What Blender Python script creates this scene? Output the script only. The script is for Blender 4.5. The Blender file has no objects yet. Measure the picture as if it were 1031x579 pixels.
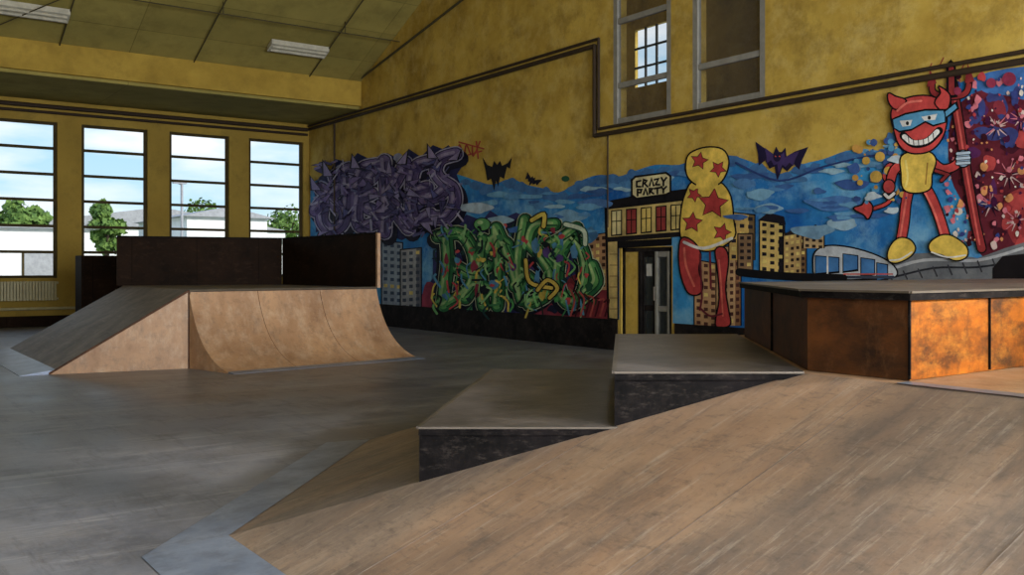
import bpy, bmesh, math, random
from mathutils import Vector
from mathutils.geometry import tessellate_polygon
random.seed(4)
sc = bpy.context.scene
sc.view_settings.view_transform = 'Standard'

# ------------------------------------------------ survey of the hall (metres)
EYE = 1.6; F = 956.0; HZ = 270.0; CX = 515.5
TH = math.radians(35.5)
Fx, Fy = math.sin(TH), math.cos(TH)
Rx, Ry = math.cos(TH), -math.sin(TH)
WX = 12.4      # mural (gable) wall plane
WY = 28.6      # window wall plane
XL = -10.0     # opposite gable wall
YB = -4.0      # back eaves wall

def wallpt(u, v):
    a = (u-CX)/F
    rx, ry = Fx+a*Rx, Fy+a*Ry
    d = WX/rx
    return (min(ry*d, WY-.04), EYE+(HZ-v)/F*d)

def lin(c):
    r = []
    for x in c:
        x = x/255.0
        r.append(x/12.92 if x <= 0.04045 else ((x+0.055)/1.055)**2.4)
    return tuple(r)+(1.0,)

# ------------------------------------------------ materials
def newmat(name):
    m = bpy.data.materials.new(name); m.use_nodes = True
    nt = m.node_tree
    return m, nt, nt.nodes['Principled BSDF']

def mottled(name, c1, c2, scale=1.0, rough=0.7, stretch=(1, 1, 1), detail=8, bump=0.05, c3=None, s3=8.0, f3=0.4,
            metallic=0.0, seams=None, lo=0.35, hi=0.65, bscale=30, rough2=None, spec=0.5, seamc=0.3, c4=None, s4=1.0, f4=.5,
            scr=None, shade_bands=None):
    m, nt, b = newmat(name)
    N = nt.nodes; L = nt.links
    b.inputs['Specular IOR Level'].default_value = spec
    tc = N.new('ShaderNodeTexCoord'); mp = N.new('ShaderNodeMapping')
    mp.inputs['Scale'].default_value = stretch
    L.new(tc.outputs['Object'], mp.inputs['Vector'])
    n = N.new('ShaderNodeTexNoise'); n.inputs['Scale'].default_value = scale; n.inputs['Detail'].default_value = detail
    n.inputs['Roughness'].default_value = 0.65
    L.new(mp.outputs[0], n.inputs['Vector'])
    r = N.new('ShaderNodeValToRGB'); r.color_ramp.elements[0].position = lo; r.color_ramp.elements[1].position = hi
    r.color_ramp.elements[0].color = lin(c1); r.color_ramp.elements[1].color = lin(c2)
    L.new(n.outputs['Fac'], r.inputs['Fac'])
    out = r.outputs['Color']
    if shade_bands:   # sheet tone and the bank's shade, both painted along y: list of (y, colour multiplier)
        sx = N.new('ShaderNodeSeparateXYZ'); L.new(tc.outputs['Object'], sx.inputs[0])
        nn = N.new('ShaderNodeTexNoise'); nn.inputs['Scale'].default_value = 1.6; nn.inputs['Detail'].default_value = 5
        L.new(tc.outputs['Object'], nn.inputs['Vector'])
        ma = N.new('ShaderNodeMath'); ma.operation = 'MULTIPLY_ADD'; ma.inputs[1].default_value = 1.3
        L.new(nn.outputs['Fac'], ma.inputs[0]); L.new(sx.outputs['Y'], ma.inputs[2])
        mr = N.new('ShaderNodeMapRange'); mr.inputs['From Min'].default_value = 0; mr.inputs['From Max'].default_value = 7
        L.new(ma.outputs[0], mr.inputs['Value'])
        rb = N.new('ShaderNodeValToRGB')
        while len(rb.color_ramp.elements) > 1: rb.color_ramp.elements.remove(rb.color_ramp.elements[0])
        rb.color_ramp.elements[0].position = (shade_bands[0][0]+.65)/7; rb.color_ramp.elements[0].color = shade_bands[0][1]+(1,)
        for yy, cc in shade_bands[1:]:
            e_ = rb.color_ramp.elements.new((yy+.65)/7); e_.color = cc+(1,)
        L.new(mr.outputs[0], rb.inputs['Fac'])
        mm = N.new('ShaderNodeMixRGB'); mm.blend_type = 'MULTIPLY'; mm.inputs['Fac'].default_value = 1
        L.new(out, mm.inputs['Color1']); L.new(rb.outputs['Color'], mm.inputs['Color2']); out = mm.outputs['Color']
    for cc, ss, ff, sd in ((c3, s3, f3, 0.0), (c4, s4, f4, 7.0)):
        if not cc: continue
        ad = N.new('ShaderNodeVectorMath'); ad.operation = 'ADD'; ad.inputs[1].default_value = (sd, sd, sd)
        L.new(mp.outputs[0], ad.inputs[0])
        n3 = N.new('ShaderNodeTexNoise'); n3.inputs['Scale'].default_value = ss; n3.inputs['Detail'].default_value = 8
        n3.inputs['Roughness'].default_value = 0.75
        L.new(ad.outputs[0], n3.inputs['Vector'])
        r3 = N.new('ShaderNodeValToRGB'); r3.color_ramp.elements[0].position = 0.48; r3.color_ramp.elements[1].position = 0.66
        r3.color_ramp.elements[0].color = (0, 0, 0, 1); r3.color_ramp.elements[1].color = (ff, ff, ff, 1)
        L.new(n3.outputs['Fac'], r3.inputs['Fac'])
        mx = N.new('ShaderNodeMixRGB'); L.new(r3.outputs['Color'], mx.inputs['Fac'])
        L.new(out, mx.inputs['Color1']); mx.inputs['Color2'].default_value = lin(cc)
        out = mx.outputs['Color']
    for sc_ in (scr or []):   # fine directional scuffs: (stretch vector, rotation z, colour, strength)
        sv, rz, scol, sf = sc_
        mp3 = N.new('ShaderNodeMapping'); mp3.inputs['Scale'].default_value = sv; mp3.inputs['Rotation'].default_value = (0, 0, rz)
        L.new(tc.outputs['Object'], mp3.inputs['Vector'])
        ns = N.new('ShaderNodeTexNoise'); ns.inputs['Scale'].default_value = 1.0; ns.inputs['Detail'].default_value = 10; ns.inputs['Roughness'].default_value = .8
        L.new(mp3.outputs[0], ns.inputs['Vector'])
        rs = N.new('ShaderNodeValToRGB'); rs.color_ramp.elements[0].position = .53; rs.color_ramp.elements[1].position = .66
        rs.color_ramp.elements[0].color = (0, 0, 0, 1); rs.color_ramp.elements[1].color = (sf, sf, sf, 1)
        L.new(ns.outputs['Fac'], rs.inputs['Fac'])
        mx = N.new('ShaderNodeMixRGB'); L.new(rs.outputs['Color'], mx.inputs['Fac']); L.new(out, mx.inputs['Color1']); mx.inputs['Color2'].default_value = lin(scol)
        out = mx.outputs['Color']
    if seams:
        bw, rh, rot, ms = seams
        mp2 = N.new('ShaderNodeMapping'); mp2.inputs['Rotation'].default_value = rot
        L.new(tc.outputs['Object'], mp2.inputs['Vector'])
        br = N.new('ShaderNodeTexBrick'); br.inputs['Scale'].default_value = 1.0
        br.inputs['Brick Width'].default_value = bw; br.inputs['Row Height'].default_value = rh
        br.inputs['Mortar Size'].default_value = ms; br.inputs['Mortar Smooth'].default_value = 0.4
        br.offset = 0.0
        br.inputs['Color1'].default_value = (1, 1, 1, 1); br.inputs['Color2'].default_value = (0.84, 0.83, 0.82, 1)
        br.inputs['Mortar'].default_value = (seamc, seamc, seamc, 1)
        L.new(mp2.outputs[0], br.inputs['Vector'])
        mm = N.new('ShaderNodeMixRGB'); mm.blend_type = 'MULTIPLY'; mm.inputs['Fac'].default_value = 1
        L.new(out, mm.inputs['Color1']); L.new(br.outputs['Color'], mm.inputs['Color2'])
        out = mm.outputs['Color']
    L.new(out, b.inputs['Base Color'])
    b.inputs['Roughness'].default_value = rough; b.inputs['Metallic'].default_value = metallic
    if rough2 is not None:
        mr = N.new('ShaderNodeMapRange'); mr.inputs['To Min'].default_value = rough; mr.inputs['To Max'].default_value = rough2
        mr.inputs['From Min'].default_value = 0.3; mr.inputs['From Max'].default_value = 0.7
        L.new(n.outputs['Fac'], mr.inputs['Value']); L.new(mr.outputs[0], b.inputs['Roughness'])
    if bump:
        nb = N.new('ShaderNodeTexNoise'); nb.inputs['Scale'].default_value = bscale; nb.inputs['Detail'].default_value = 6
        L.new(tc.outputs['Object'], nb.inputs['Vector'])
        bp = N.new('ShaderNodeBump'); bp.inputs['Strength'].default_value = bump; bp.inputs['Distance'].default_value = 0.05
        L.new(nb.outputs['Fac'], bp.inputs['Height']); L.new(bp.outputs[0], b.inputs['Normal'])
    return m

def flatmat(name, c, rough=0.5, metallic=0.0, spec=.4):
    return mottled(name, [x*0.88 for x in c], c, scale=6, rough=rough, metallic=metallic, bump=0.0, spec=spec)

M = {}
M['ochre'] = mottled('wall_ochre_paint', (172, 142, 60), (206, 176, 84), 0.8, 0.85, c3=(126, 102, 48), s3=1.3, f3=0.65, bump=0.12, bscale=8, spec=.2, c4=(218, 196, 124), s4=2.3, f4=.4)
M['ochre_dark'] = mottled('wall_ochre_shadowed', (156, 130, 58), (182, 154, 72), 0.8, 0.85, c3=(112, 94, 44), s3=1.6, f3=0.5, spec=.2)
M['ceil'] = mottled('ceiling_boards', (152, 142, 80), (174, 160, 90), 0.6, 0.9, c3=(118, 108, 62), s3=1.4, f3=0.4, seams=(6.0, 1.2, (0, 0, 0), 0.015), seamc=.65, bump=0, spec=.1)
M['beam'] = mottled('beam_ochre', (166, 138, 58), (192, 162, 72), 0.8, 0.8, bump=0.05, spec=.2, c3=(130, 106, 48), s3=1.5, f3=.4)
M['floor'] = mottled('concrete_floor', (98, 101, 112), (138, 141, 151), 0.5, 0.32, c3=(126, 121, 118), s3=0.9, f3=0.5, bump=0.03, bscale=12, rough2=0.5,
                     seams=(60, 4.0, (0, 0, 0), 0.012), seamc=.6, c4=(68, 70, 78), s4=1.6, f4=.65,
                     scr=[((.4, 4, 1), .35, (176, 178, 184), .55), ((7, .8, 1), .9, (60, 60, 66), .5), ((12, 10, 1), .2, (150, 150, 154), .3)])
PLY = dict(scale=1.3, rough=0.5, stretch=(0.5, 1.2, 1), s3=1.7, bump=0.06, bscale=18, rough2=0.7, s4=1.1)
SCR = [((2, 26, 2), .1, (204, 194, 180), .4), ((14, 5, 2), .6, (70, 66, 66), .45), ((1.2, 9, 1), -.25, (88, 83, 82), .5), ((22, 22, 6), .4, (58, 54, 54), .35)]
M['ply'] = mottled('plywood_worn', (124, 112, 104), (164, 146, 130), c3=(90, 87, 87), f3=.8, c4=(164, 130, 102), f4=.4, scr=SCR, **PLY)
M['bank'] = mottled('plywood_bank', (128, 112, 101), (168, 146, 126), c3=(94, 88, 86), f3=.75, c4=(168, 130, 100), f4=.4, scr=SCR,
                    shade_bands=[(1.2, (.74, .74, .76)), (2.6, (.76, .76, .77)), (3.25, (1.1, 1.0, .90)), (4.0, (1.1, 1.0, .90)), (4.55, (.98, 1.0, 1.02)), (5.6, (.94, .98, 1.0))], **PLY)  # low-y end darkened: shade painted into the plywood colour
M['ply_o'] = mottled('plywood_orange', (154, 118, 88), (208, 166, 126), 1.5, 0.5, stretch=(1.4, 1, .7), c3=(120, 98, 82), s3=3.0, f3=0.7, bump=0.05, c4=(218, 194, 168), s4=4, f4=.4, scr=[((5, 5, 9), .3, (90, 74, 64), .4)])
M['ply_amber'] = mottled('plywood_varnished', (84, 44, 10), (190, 104, 18), 2.2, 0.5, stretch=(1, 1, 2), c3=(48, 30, 16), s3=2.6, f3=0.9, bump=0.05, spec=.3, c4=(212, 140, 50), s4=5, f4=.35, scr=[((9, 9, 5), .3, (60, 38, 22), .6)])
M['ply_rust'] = mottled('plywood_dark_varnish', (54, 34, 20), (98, 58, 28), 1.6, 0.55, stretch=(1, 1, 2), c3=(34, 24, 18), s3=2.6, f3=0.8, bump=0.05, spec=.2, scr=[((9, 9, 5), .3, (120, 84, 54), .3)])
M['ply_grey'] = mottled('plywood_grey', (94, 86, 82), (136, 124, 114), 1.8, 0.55, c3=(76, 74, 76), s3=3, f3=0.7, bump=0.06, scr=[((20, 2, 2), .1, (176, 166, 156), .35)])
M['deck'] = mottled('deck_board', (76, 72, 72), (110, 103, 100), 1.6, 0.42, c3=(54, 52, 54), s3=4, f3=0.6, bump=0.06, spec=.4, scr=[((3, 24, 2), .5, (150, 142, 136), .4), ((12, 4, 2), .2, (60, 54, 52), .5)])
M['blk'] = mottled('black_board', (10, 9, 10), (24, 21, 22), 2.5, 0.7, c3=(70, 62, 58), s3=13, f3=0.15, bump=0.06, spec=.08, lo=.4, scr=[((10, 10, 26), .5, (110, 100, 92), .2)])
M['brown'] = mottled('dark_brown_board', (26, 18, 13), (48, 33, 23), 2.0, 0.7, c3=(16, 12, 10), s3=4, f3=0.6, bump=0.03, seams=(1.25, 9, (math.pi/2, 0, 0), 0.008), spec=.08, scr=[((6, 6, 12), .3, (74, 54, 40), .4)])
M['metal'] = mottled('steel_plate', (108, 122, 146), (146, 158, 180), 2.0, 0.38, c3=(84, 84, 88), s3=6, f3=0.4, metallic=0.3, bump=0.02)
M['edge'] = flatmat('steel_edge', (112, 104, 94), 0.45, 0.5)
M['frame'] = mottled('window_frame_dark', (58, 50, 30), (78, 66, 36), 3, 0.6, bump=0, spec=.1)
M['grey'] = flatmat('grey_frame_paint', (146, 144, 136), 0.5)
M['pipe'] = flatmat('pipe_brown_paint', (60, 48, 36), 0.6, spec=.2)
M['pipe_d'] = flatmat('steel_rod', (84, 78, 56), 0.6, spec=.1)
M['rad'] = flatmat('radiator_enamel', (190, 182, 140), 0.4)
M['lamp'] = flatmat('lamp_white', (205, 202, 185), 0.6, spec=.1)
M['base'] = mottled('black_base_paint', (16, 15, 16), (34, 30, 30), 2, 0.7, c3=(70, 62, 56), s3=6, f3=0.35, bump=0.05, spec=.1)
M['white'] = mottled('render_white', (226, 228, 230), (244, 244, 244), 1, 0.8, bump=0)
M['roofg'] = flatmat('roof_grey', (166, 168, 172), 0.7)
M['grass'] = mottled('grass', (70, 96, 40), (110, 136, 62), 1.0, 0.9, bump=0)
M['leaf'] = mottled('leaves', (64, 96, 38), (120, 150, 70), 1.5, 0.8, bump=0)
M['bark'] = flatmat('bark', (90, 76, 64), 0.9)
M['dark'] = flatmat('dark_interior', (30, 28, 26), 0.8)
M['paper'] = flatmat('paper', (205, 205, 200), 0.8)
m, nt, b = newmat('window_glass'); b.inputs['Base Color'].default_value = (0.12, 0.14, 0.14, 1); b.inputs['Roughness'].default_value = 0.05
b.inputs['Alpha'].default_value = 0.16; b.inputs['Specular IOR Level'].default_value = .3; M['glass'] = m

# ------------------------------------------------ mesh builder
class MB:
    def __init__(s, name): s.n = name; s.v = []; s.f = []; s.m = []; s.mats = []
    def mi(s, k):
        if k not in s.mats: s.mats.append(k)
        return s.mats.index(k)
    def poly(s, pts, k):
        i = len(s.v); s.v += [tuple(p) for p in pts]; s.f.append(tuple(range(i, i+len(pts)))); s.m.append(s.mi(k))
    def hull8(s, b4, t4, k, kt=None):
        i = len(s.v); s.v += [tuple(p) for p in b4]+[tuple(p) for p in t4]; n = len(b4)
        s.f.append(tuple(range(i+n-1, i-1, -1))); s.m.append(s.mi(k))
        s.f.append(tuple(range(i+n, i+2*n))); s.m.append(s.mi(kt or k))
        for j in range(n):
            q = (j+1) % n; kk = k[j] if isinstance(k, (list,)) else k
            s.f.append((i+j, i+q, i+n+q, i+n+j)); s.m.append(s.mi(kk))
    def prism(s, plan, z0, z1, k, kt=None, sides=None):
        n = len(plan); i = len(s.v)
        s.v += [(p[0], p[1], z0) for p in plan]+[(p[0], p[1], z1) for p in plan]
        s.f.append(tuple(range(i+n-1, i-1, -1))); s.m.append(s.mi(k))
        s.f.append(tuple(range(i+n, i+2*n))); s.m.append(s.mi(kt or k))
        for j in range(n):
            q = (j+1) % n
            s.f.append((i+j, i+q, i+n+q, i+n+j)); s.m.append(s.mi(sides[j] if sides else k))
    def box(s, x0, x1, y0, y1, z0, z1, k, kt=None):
        s.prism([(x0, y0), (x1, y0), (x1, y1), (x0, y1)], z0, z1, k, kt)
    def beam(s, p, q, w, h, k):
        p = Vector(p); q = Vector(q); d = (q-p).normalized()
        up = Vector((0, 0, 1)) if abs(d.z) < 0.95 else Vector((1, 0, 0))
        sd = d.cross(up).normalized()*w/2; u = sd.cross(d).normalized()*h/2
        s.hull8([p-sd-u, p+sd-u, p+sd+u, p-sd+u], [q-sd-u, q+sd-u, q+sd+u, q-sd+u], k)
    def tube(s, p, q, r, k, n=10):
        p = Vector(p); q = Vector(q); d = (q-p).normalized()
        up = Vector((0, 0, 1)) if abs(d.z) < 0.95 else Vector((1, 0, 0))
        a = d.cross(up).normalized(); c = a.cross(d)
        ring = [a*math.cos(t*2*math.pi/n)*r+c*math.sin(t*2*math.pi/n)*r for t in range(n)]
        s.hull8([p+x for x in ring], [q+x for x in ring], k)
    def make(s, parent=None, bevel=0):
        me = bpy.data.meshes.new(s.n); me.from_pydata(s.v, [], s.f)
        for k in s.mats: me.materials.append(M[k])
        for p, i in zip(me.polygons, s.m): p.material_index = i
        bm = bmesh.new(); bm.from_mesh(me); bmesh.ops.recalc_face_normals(bm, faces=bm.faces); bm.to_mesh(me); bm.free()
        ob = bpy.data.objects.new(s.n, me); sc.collection.objects.link(ob)
        if parent: ob.parent = parent
        if bevel:
            md = ob.modifiers.new('bevel', 'BEVEL'); md.width = bevel; md.segments = 2; md.limit_method = 'ANGLE'
        return ob

def gridwall(name, axis, c0, c1, ab, zb, openings, k):
    mb = MB(name)
    for i in range(len(ab)-1):
        for j in range(len(zb)-1):
            am = (ab[i]+ab[i+1])/2; zm = (zb[j]+zb[j+1])/2
            if any(o[0] < am < o[1] and o[2] < zm < o[3] for o in openings):
                continue
            if axis == 'x': mb.box(c0, c1, ab[i], ab[i+1], zb[j], zb[j+1], k)
            else: mb.box(ab[i], ab[i+1], c0, c1, zb[j], zb[j+1], k)
    return mb

# ------------------------------------------------ room shell
mb = MB('floor'); mb.box(XL-.3, WX+.3, YB-.3, WY+.3, -0.2, 0, 'floor'); mb.make()

WZ0, WZ1 = 1.33, 5.62
wins = [(10.42-2.4*i, 12.2-2.4*i) for i in range(9)]
ab = sorted([XL-.3, WX+.3]+[x for w in wins for x in w])
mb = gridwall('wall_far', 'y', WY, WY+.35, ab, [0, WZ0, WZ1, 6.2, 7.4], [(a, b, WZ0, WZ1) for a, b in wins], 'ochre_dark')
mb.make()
mb = gridwall('wall_back', 'y', YB-.35, YB, ab, [0, WZ0, WZ1, 6.2, 7.4], [(a, b, WZ0, WZ1) for a, b in wins], 'ochre')
mb.make()
def eaves_window(idx, x0, x1, yc):
    w = MB('window_%d' % idx)
    t = .07
    for xx in (x0+t/2, x1-t/2): w.beam((xx, yc, WZ0), (xx, yc, WZ1), t, .1, 'frame')
    for i in range(7):
        z = WZ0+(WZ1-WZ0)*i/6; z = min(max(z, WZ0+t/2), WZ1-t/2)
        w.beam((x0+t, yc, z), (x1-t, yc, z), .09, .075, 'frame')
    w.box(x0+.01, x1-.01, yc-.10 if yc > 0 else yc-.02, yc+.02 if yc > 0 else yc+.10, WZ0, WZ0+.04, 'frame')
    w.make()
k = 1
for a, b in wins:
    eaves_window(k, a, b, WY+.12); k += 1
for a, b in wins:
    eaves_window(k, a, b, YB-.12); k += 1

# mural gable wall
DY0, DY1, DZ = 12.38, 13.74, 1.99
WA = (12.40, 13.97, 4.40, 7.2); WB = (10.25, 11.86, 4.40, 7.2)
yb = [YB-.35, WB[0], WB[1], WA[0], WA[1], WY+.35]
yb = sorted(set(yb+[DY0, DY1]))
mb = gridwall('wall_right', 'x', WX, WX+.35, yb, [0, DZ, 4.40, 7.2], [WA, WB, (DY0, DY1, 0, DZ)], 'ochre')
RS = .44; Y1, Y2 = 25.0, -.4; ZR = 6.95; YM = (Y1+Y2)/2; ZM = ZR+RS*(Y1-YM)
pl = [(YB-.35, 7.2), (WY+.35, 7.2), (WY+.35, 7.4), (Y1, 7.4), (YM, ZM+.3), (Y2, 7.4), (YB-.35, 7.4)]
mb.hull8([(WX, y, z) for y, z in pl], [(WX+.35, y, z) for y, z in pl], 'ochre')
mb.make()
mb = MB('wall_left')
pl = [(YB-.35, 0), (WY+.35, 0), (WY+.35, 7.4), (Y1, 7.4), (YM, ZM+.3), (Y2, 7.4), (YB-.35, 7.4)]
mb.hull8([(XL-.35, y, z) for y, z in pl], [(XL, y, z) for y, z in pl], 'ochre'); mb.make()
mb = MB('ceiling')
mb.box(XL, WX, Y1, WY, 6.2, 6.3, 'ceil'); mb.box(XL, WX, YB, Y2, 6.2, 6.3, 'ceil')
for (ya, yb_) in ((Y1, YM), (Y2, YM)):
    mb.hull8([(XL, ya, ZR), (WX, ya, ZR), (WX, yb_, ZM), (XL, yb_, ZM)],
             [(XL, ya, ZR+.15), (WX, ya, ZR+.15), (WX, yb_, ZM+.15), (XL, yb_, ZM+.15)], 'ceil')
mb.make()
for nm, ya, yb_ in (('ceiling_beam', Y1-.12, Y1+.3), ('ceiling_beam', Y2-.3, Y2+.12)):
    mb = MB(nm); mb.box(XL, WX, ya, yb_, 6.28, 7.0, 'beam')
    mb.make(bevel=.02)

# roof steelwork
mb = MB('roof_tie_rods')
def roofz(y): return ZR+RS*(Y1-y) if y > YM else ZR+RS*(y-Y2)
for y in (22.6, 20.2, 17.6):
    z = roofz(y)-.3
    mb.tube((XL, y, z), (WX, y, z), .014, 'pipe_d', 6)
for x in (-6, -2, 1.2, 4.4, 7.6, 10.8):
    mb.tube((x, Y1-.1, 6.95), (x, YM, ZM-.35), .018, 'pipe_d', 6)
for x in (4.4, 7.6, 10.8):
    for y in (22.6, 20.2, 17.6):
        mb.tube((x, y, roofz(y)-.3), (x+.0, y, roofz(y)), .012, 'pipe_d', 6)
mb.tube((2.8, 24.5, 7.0), (7.6, 19.2, roofz(19.2)-.3), .014, 'pipe_d', 6)
mb.tube((WX-.06, 24.9, 7.05), (WX-.06, 15.0, 8.9), .03, 'pipe_d', 6)
mb.make()
for x in (-2.8, 3.6, 10.0):
    mb = MB('ceiling_strip_lamp'); y = 23.75; z = roofz(y)-.02
    mb.hull8([(x-.8, y-.16, z-.14+.07), (x+.8, y-.16, z-.14+.07), (x+.8, y+.16, z-.14-.07), (x-.8, y+.16, z-.14-.07)],
             [(x-.8, y-.16, z+.05), (x+.8, y-.16, z+.05), (x+.8, y+.16, z-.08), (x-.8, y+.16, z-.08)], 'lamp')
    for dy in (-.07, .07):
        mb.tube((x-.75, y+dy, z-.16-dy*.44), (x+.75, y+dy, z-.16-dy*.44), .03, 'lamp', 8)
    mb.make()

mb = MB('trim_1')
for dz, r in ((0, .045), (.12, .03)):
    mb.tube((WX-.07, WY-.1, 6.03+dz*.9), (WX-.07, 14.45-dz, 6.03+dz), r, 'pipe')
    mb.tube((WX-.07, 14.45-dz, 6.05+dz), (WX-.07, 14.45-dz, 4.22+dz), r, 'pipe')
    mb.tube((WX-.07, 14.45-dz, 4.24+dz), (WX-.07, YB+.1, 4.24+dz), r, 'pipe')
mb.make()
mb = MB('trim_2')
for z, r in ((6.02, .06), (5.86, .04)):
    mb.tube((XL+.1, WY-.1, z), (WX-.1, WY-.1, z), r, 'pipe')
mb.tube((XL+.1, WY-.12, .5), (5.5, WY-.12, .5), .04, 'rad')
mb.make()
mb = MB('trim_3')
mb.tube((WX-.05, 26.6, .6), (WX-.05, 26.6, 6.0), .03, 'pipe'); mb.tube((WX-.03, 14.1, 2.4), (WX-.03, 14.1, 4.2), .015, 'pipe')
mb.make()
mb = MB('baseboard_right')
mb.box(WX-.03, WX, DY1+.1, WY, 0, .6, 'base'); mb.box(WX-.03, WX, YB, DY0-.1, 0, .6, 'base'); mb.make()
mb = MB('baseboard_far'); mb.box(XL, WX-.03, WY-.03, WY, 0, .3, 'brown'); mb.make()

for i in (2, 3, 4):
    a, b_ = wins[i]
    mb = MB('radiator')
    n = 22
    for j in range(n):
        x = a+.05+(b_-a-.1)*(j+.5)/n
        mb.box(x-.033, x+.033, WY-.2, WY-.08, .72, 1.24, 'rad')
    mb.tube((a, WY-.14, 1.2), (b_, WY-.14, 1.2), .035, 'rad'); mb.tube((a, WY-.14, .76), (b_, WY-.14, .76), .035, 'rad')
    mb.box(a+.2, a+.26, WY-.14, WY-.0, .9, .95, 'rad'); mb.box(b_-.26, b_-.2, WY-.14, WY-.0, .9, .95, 'rad')
    mb.make(bevel=.008)

# upper internal windows + gallery room behind
k = 30
for (a, b_, z0, z1) in (WA, WB):
    w = MB('window_%d' % k); k += 1
    x = WX+.05
    for yy in (a+.055, b_-.055): w.beam((x, yy, z0), (x, yy, z1), .11, .1, 'grey')
    for z in (z0+.06, 5.15, 6.4, z1-.05): w.beam((x, a+.1, z), (x, b_-.1, z), .07, .10, 'grey')
    w.box(x-.008, x+.008, a+.1, b_-.1, z0+.1, z1-.1, 'glass')
    w.make()
g = MB('wall_gallery')
gx0, gx1, gy0, gy1, gz0, gz1 = WX+.36, WX+4.6, 8.5, 21.5, 3.4, 9.0
g.box(gx0, gx1, gy0, gy1, gz0-.1, gz0, 'dark'); g.box(gx0, gx1, gy0, gy1, gz1, gz1+.1, 'ceil')
g.box(gx0, gx1, gy0-.1, gy0, gz0, gz1, 'ochre'); g.box(gx0, gx1, gy1, gy1+.1, gz0, gz1, 'ochre')
oy0, oy1, oz0, oz1 = 16.7, 18.3, 6.3, 7.8
for y0, y1, z0, z1 in ((gy0, oy0, gz0, gz1), (oy1, gy1, gz0, gz1), (oy0, oy1, gz0, oz0), (oy0, oy1, oz1, gz1)):
    g.box(gx1, gx1+.1, y0, y1, z0, z1, 'ochre')
for i in range(1, 4): g.beam((gx1, oy0+(oy1-oy0)*i/4, oz0), (gx1, oy0+(oy1-oy0)*i/4, oz1), .05, .05, 'dark')
for i in range(1, 3): g.beam((gx1, oy0, oz0+(oz1-oz0)*i/3), (gx1, oy1, oz0+(oz1-oz0)*i/3), .05, .05, 'dark')
g.make()

# door
d = MB('door_1')
for yy in (DY0+.04, DY1-.04): d.beam((WX+.08, yy, 0), (WX+.08, yy, DZ), .08, .1, 'base')
d.beam((WX+.08, DY0, DZ-.04), (WX+.08, DY1, DZ-.04), .1, .08, 'base')
d.box(WX+.04, WX+.1, 13.28, DY1-.08, .02, DZ-.08, 'ochre')
d.beam((WX+.07, 13.26, 0), (WX+.07, 13.26, DZ-.08), .08, .08, 'base')
for yy in (12.5, 12.82): d.beam((WX+.07, yy, .02), (WX+.07, yy, DZ-.08), .05, .08, 'grey')
for z in (.1, .85, 1.86): d.beam((WX+.07, 12.5, z), (WX+.07, 12.82, z), .05, .1, 'grey')
d.box(WX+.06, WX+.07, 12.5, 12.82, .1, 1.86, 'glass')
d.tube((WX+.0, 12.84, 1.0), (WX+.0, 12.84, 1.25), .015, 'edge'); d.box(WX, WX+.05, 12.83, 12.85, 1.0, 1.03, 'edge'); d.box(WX, WX+.05, 12.83, 12.85, 1.22, 1.25, 'edge')
for yy in (12.9, 13.2): d.beam((WX+.1, yy, .02), (WX+.1, yy, DZ-.08), .05, .08, 'base')
for z in (.1, .85, 1.86): d.beam((WX+.1, 12.9, z), (WX+.1, 13.2, z), .05, .1, 'base')
d.box(WX+.09, WX+.1, 12.9, 13.2, .1, 1.86, 'glass'); d.box(WX+.075, WX+.085, 12.98, 13.12, 1.45, 1.68, 'paper')
d.make()
h = MB('wall_corridor')
h.box(WX+.36, WX+2.4, 11.0, 11.1, 0, 2.4, 'grey'); h.box(WX+.36, WX+2.4, 15.0, 15.1, 0, 2.4, 'grey')
h.box(WX+2.4, WX+2.5, 11.0, 15.1, 0, 2.4, 'grey'); h.box(WX+.36, WX+2.5, 11, 15.1, 2.4, 2.5, 'dark'); h.box(WX+.36, WX+2.5, 11, 15.1, -.1, 0, 'dark')
h.make()

# ------------------------------------------------ MURAL (paint layers on the wall plane)
mm, nt, b = newmat('spray_paint')
N = nt.nodes; L = nt.links
at = N.new('ShaderNodeAttribute'); at.attribute_name = 'paint'
tc = N.new('ShaderNodeTexCoord')
n = N.new('ShaderNodeTexNoise'); n.inputs['Scale'].default_value = 3.2; n.inputs['Detail'].default_value = 7; n.inputs['Roughness'].default_value = .7
L.new(tc.outputs['Object'], n.inputs['Vector'])
r = N.new('ShaderNodeValToRGB'); r.color_ramp.elements[0].position = .32; r.color_ramp.elements[1].position = .68
r.color_ramp.elements[0].color = (.52, .52, .55, 1); r.color_ramp.elements[1].color = (1.12, 1.12, 1.08, 1)
L.new(n.outputs['Fac'], r.inputs['Fac'])
mx = N.new('ShaderNodeMixRGB'); mx.blend_type = 'MULTIPLY'; mx.inputs['Fac'].default_value = 1
L.new(at.outputs['Color'], mx.inputs['Color1']); L.new(r.outputs['Color'], mx.inputs['Color2'])
hs = N.new('ShaderNodeHueSaturation'); hs.inputs['Saturation'].default_value = .9; L.new(mx.outputs['Color'], hs.inputs['Color'])
L.new(hs.outputs['Color'], b.inputs['Base Color']); b.inputs['Roughness'].default_value = .7; b.inputs['Specular IOR Level'].default_value = .15
SPRAY = mm
SKY = mottled('spray_paint_sky', (24, 92, 172), (62, 152, 210), .55, .7, c3=(146, 198, 222), s3=.9, f3=.65, bump=0, spec=.15, c4=(30, 70, 120), s4=2.2, f4=.4)

mural = bpy.data.objects.new('graffiti_mural', None); sc.collection.objects.link(mural)

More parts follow.
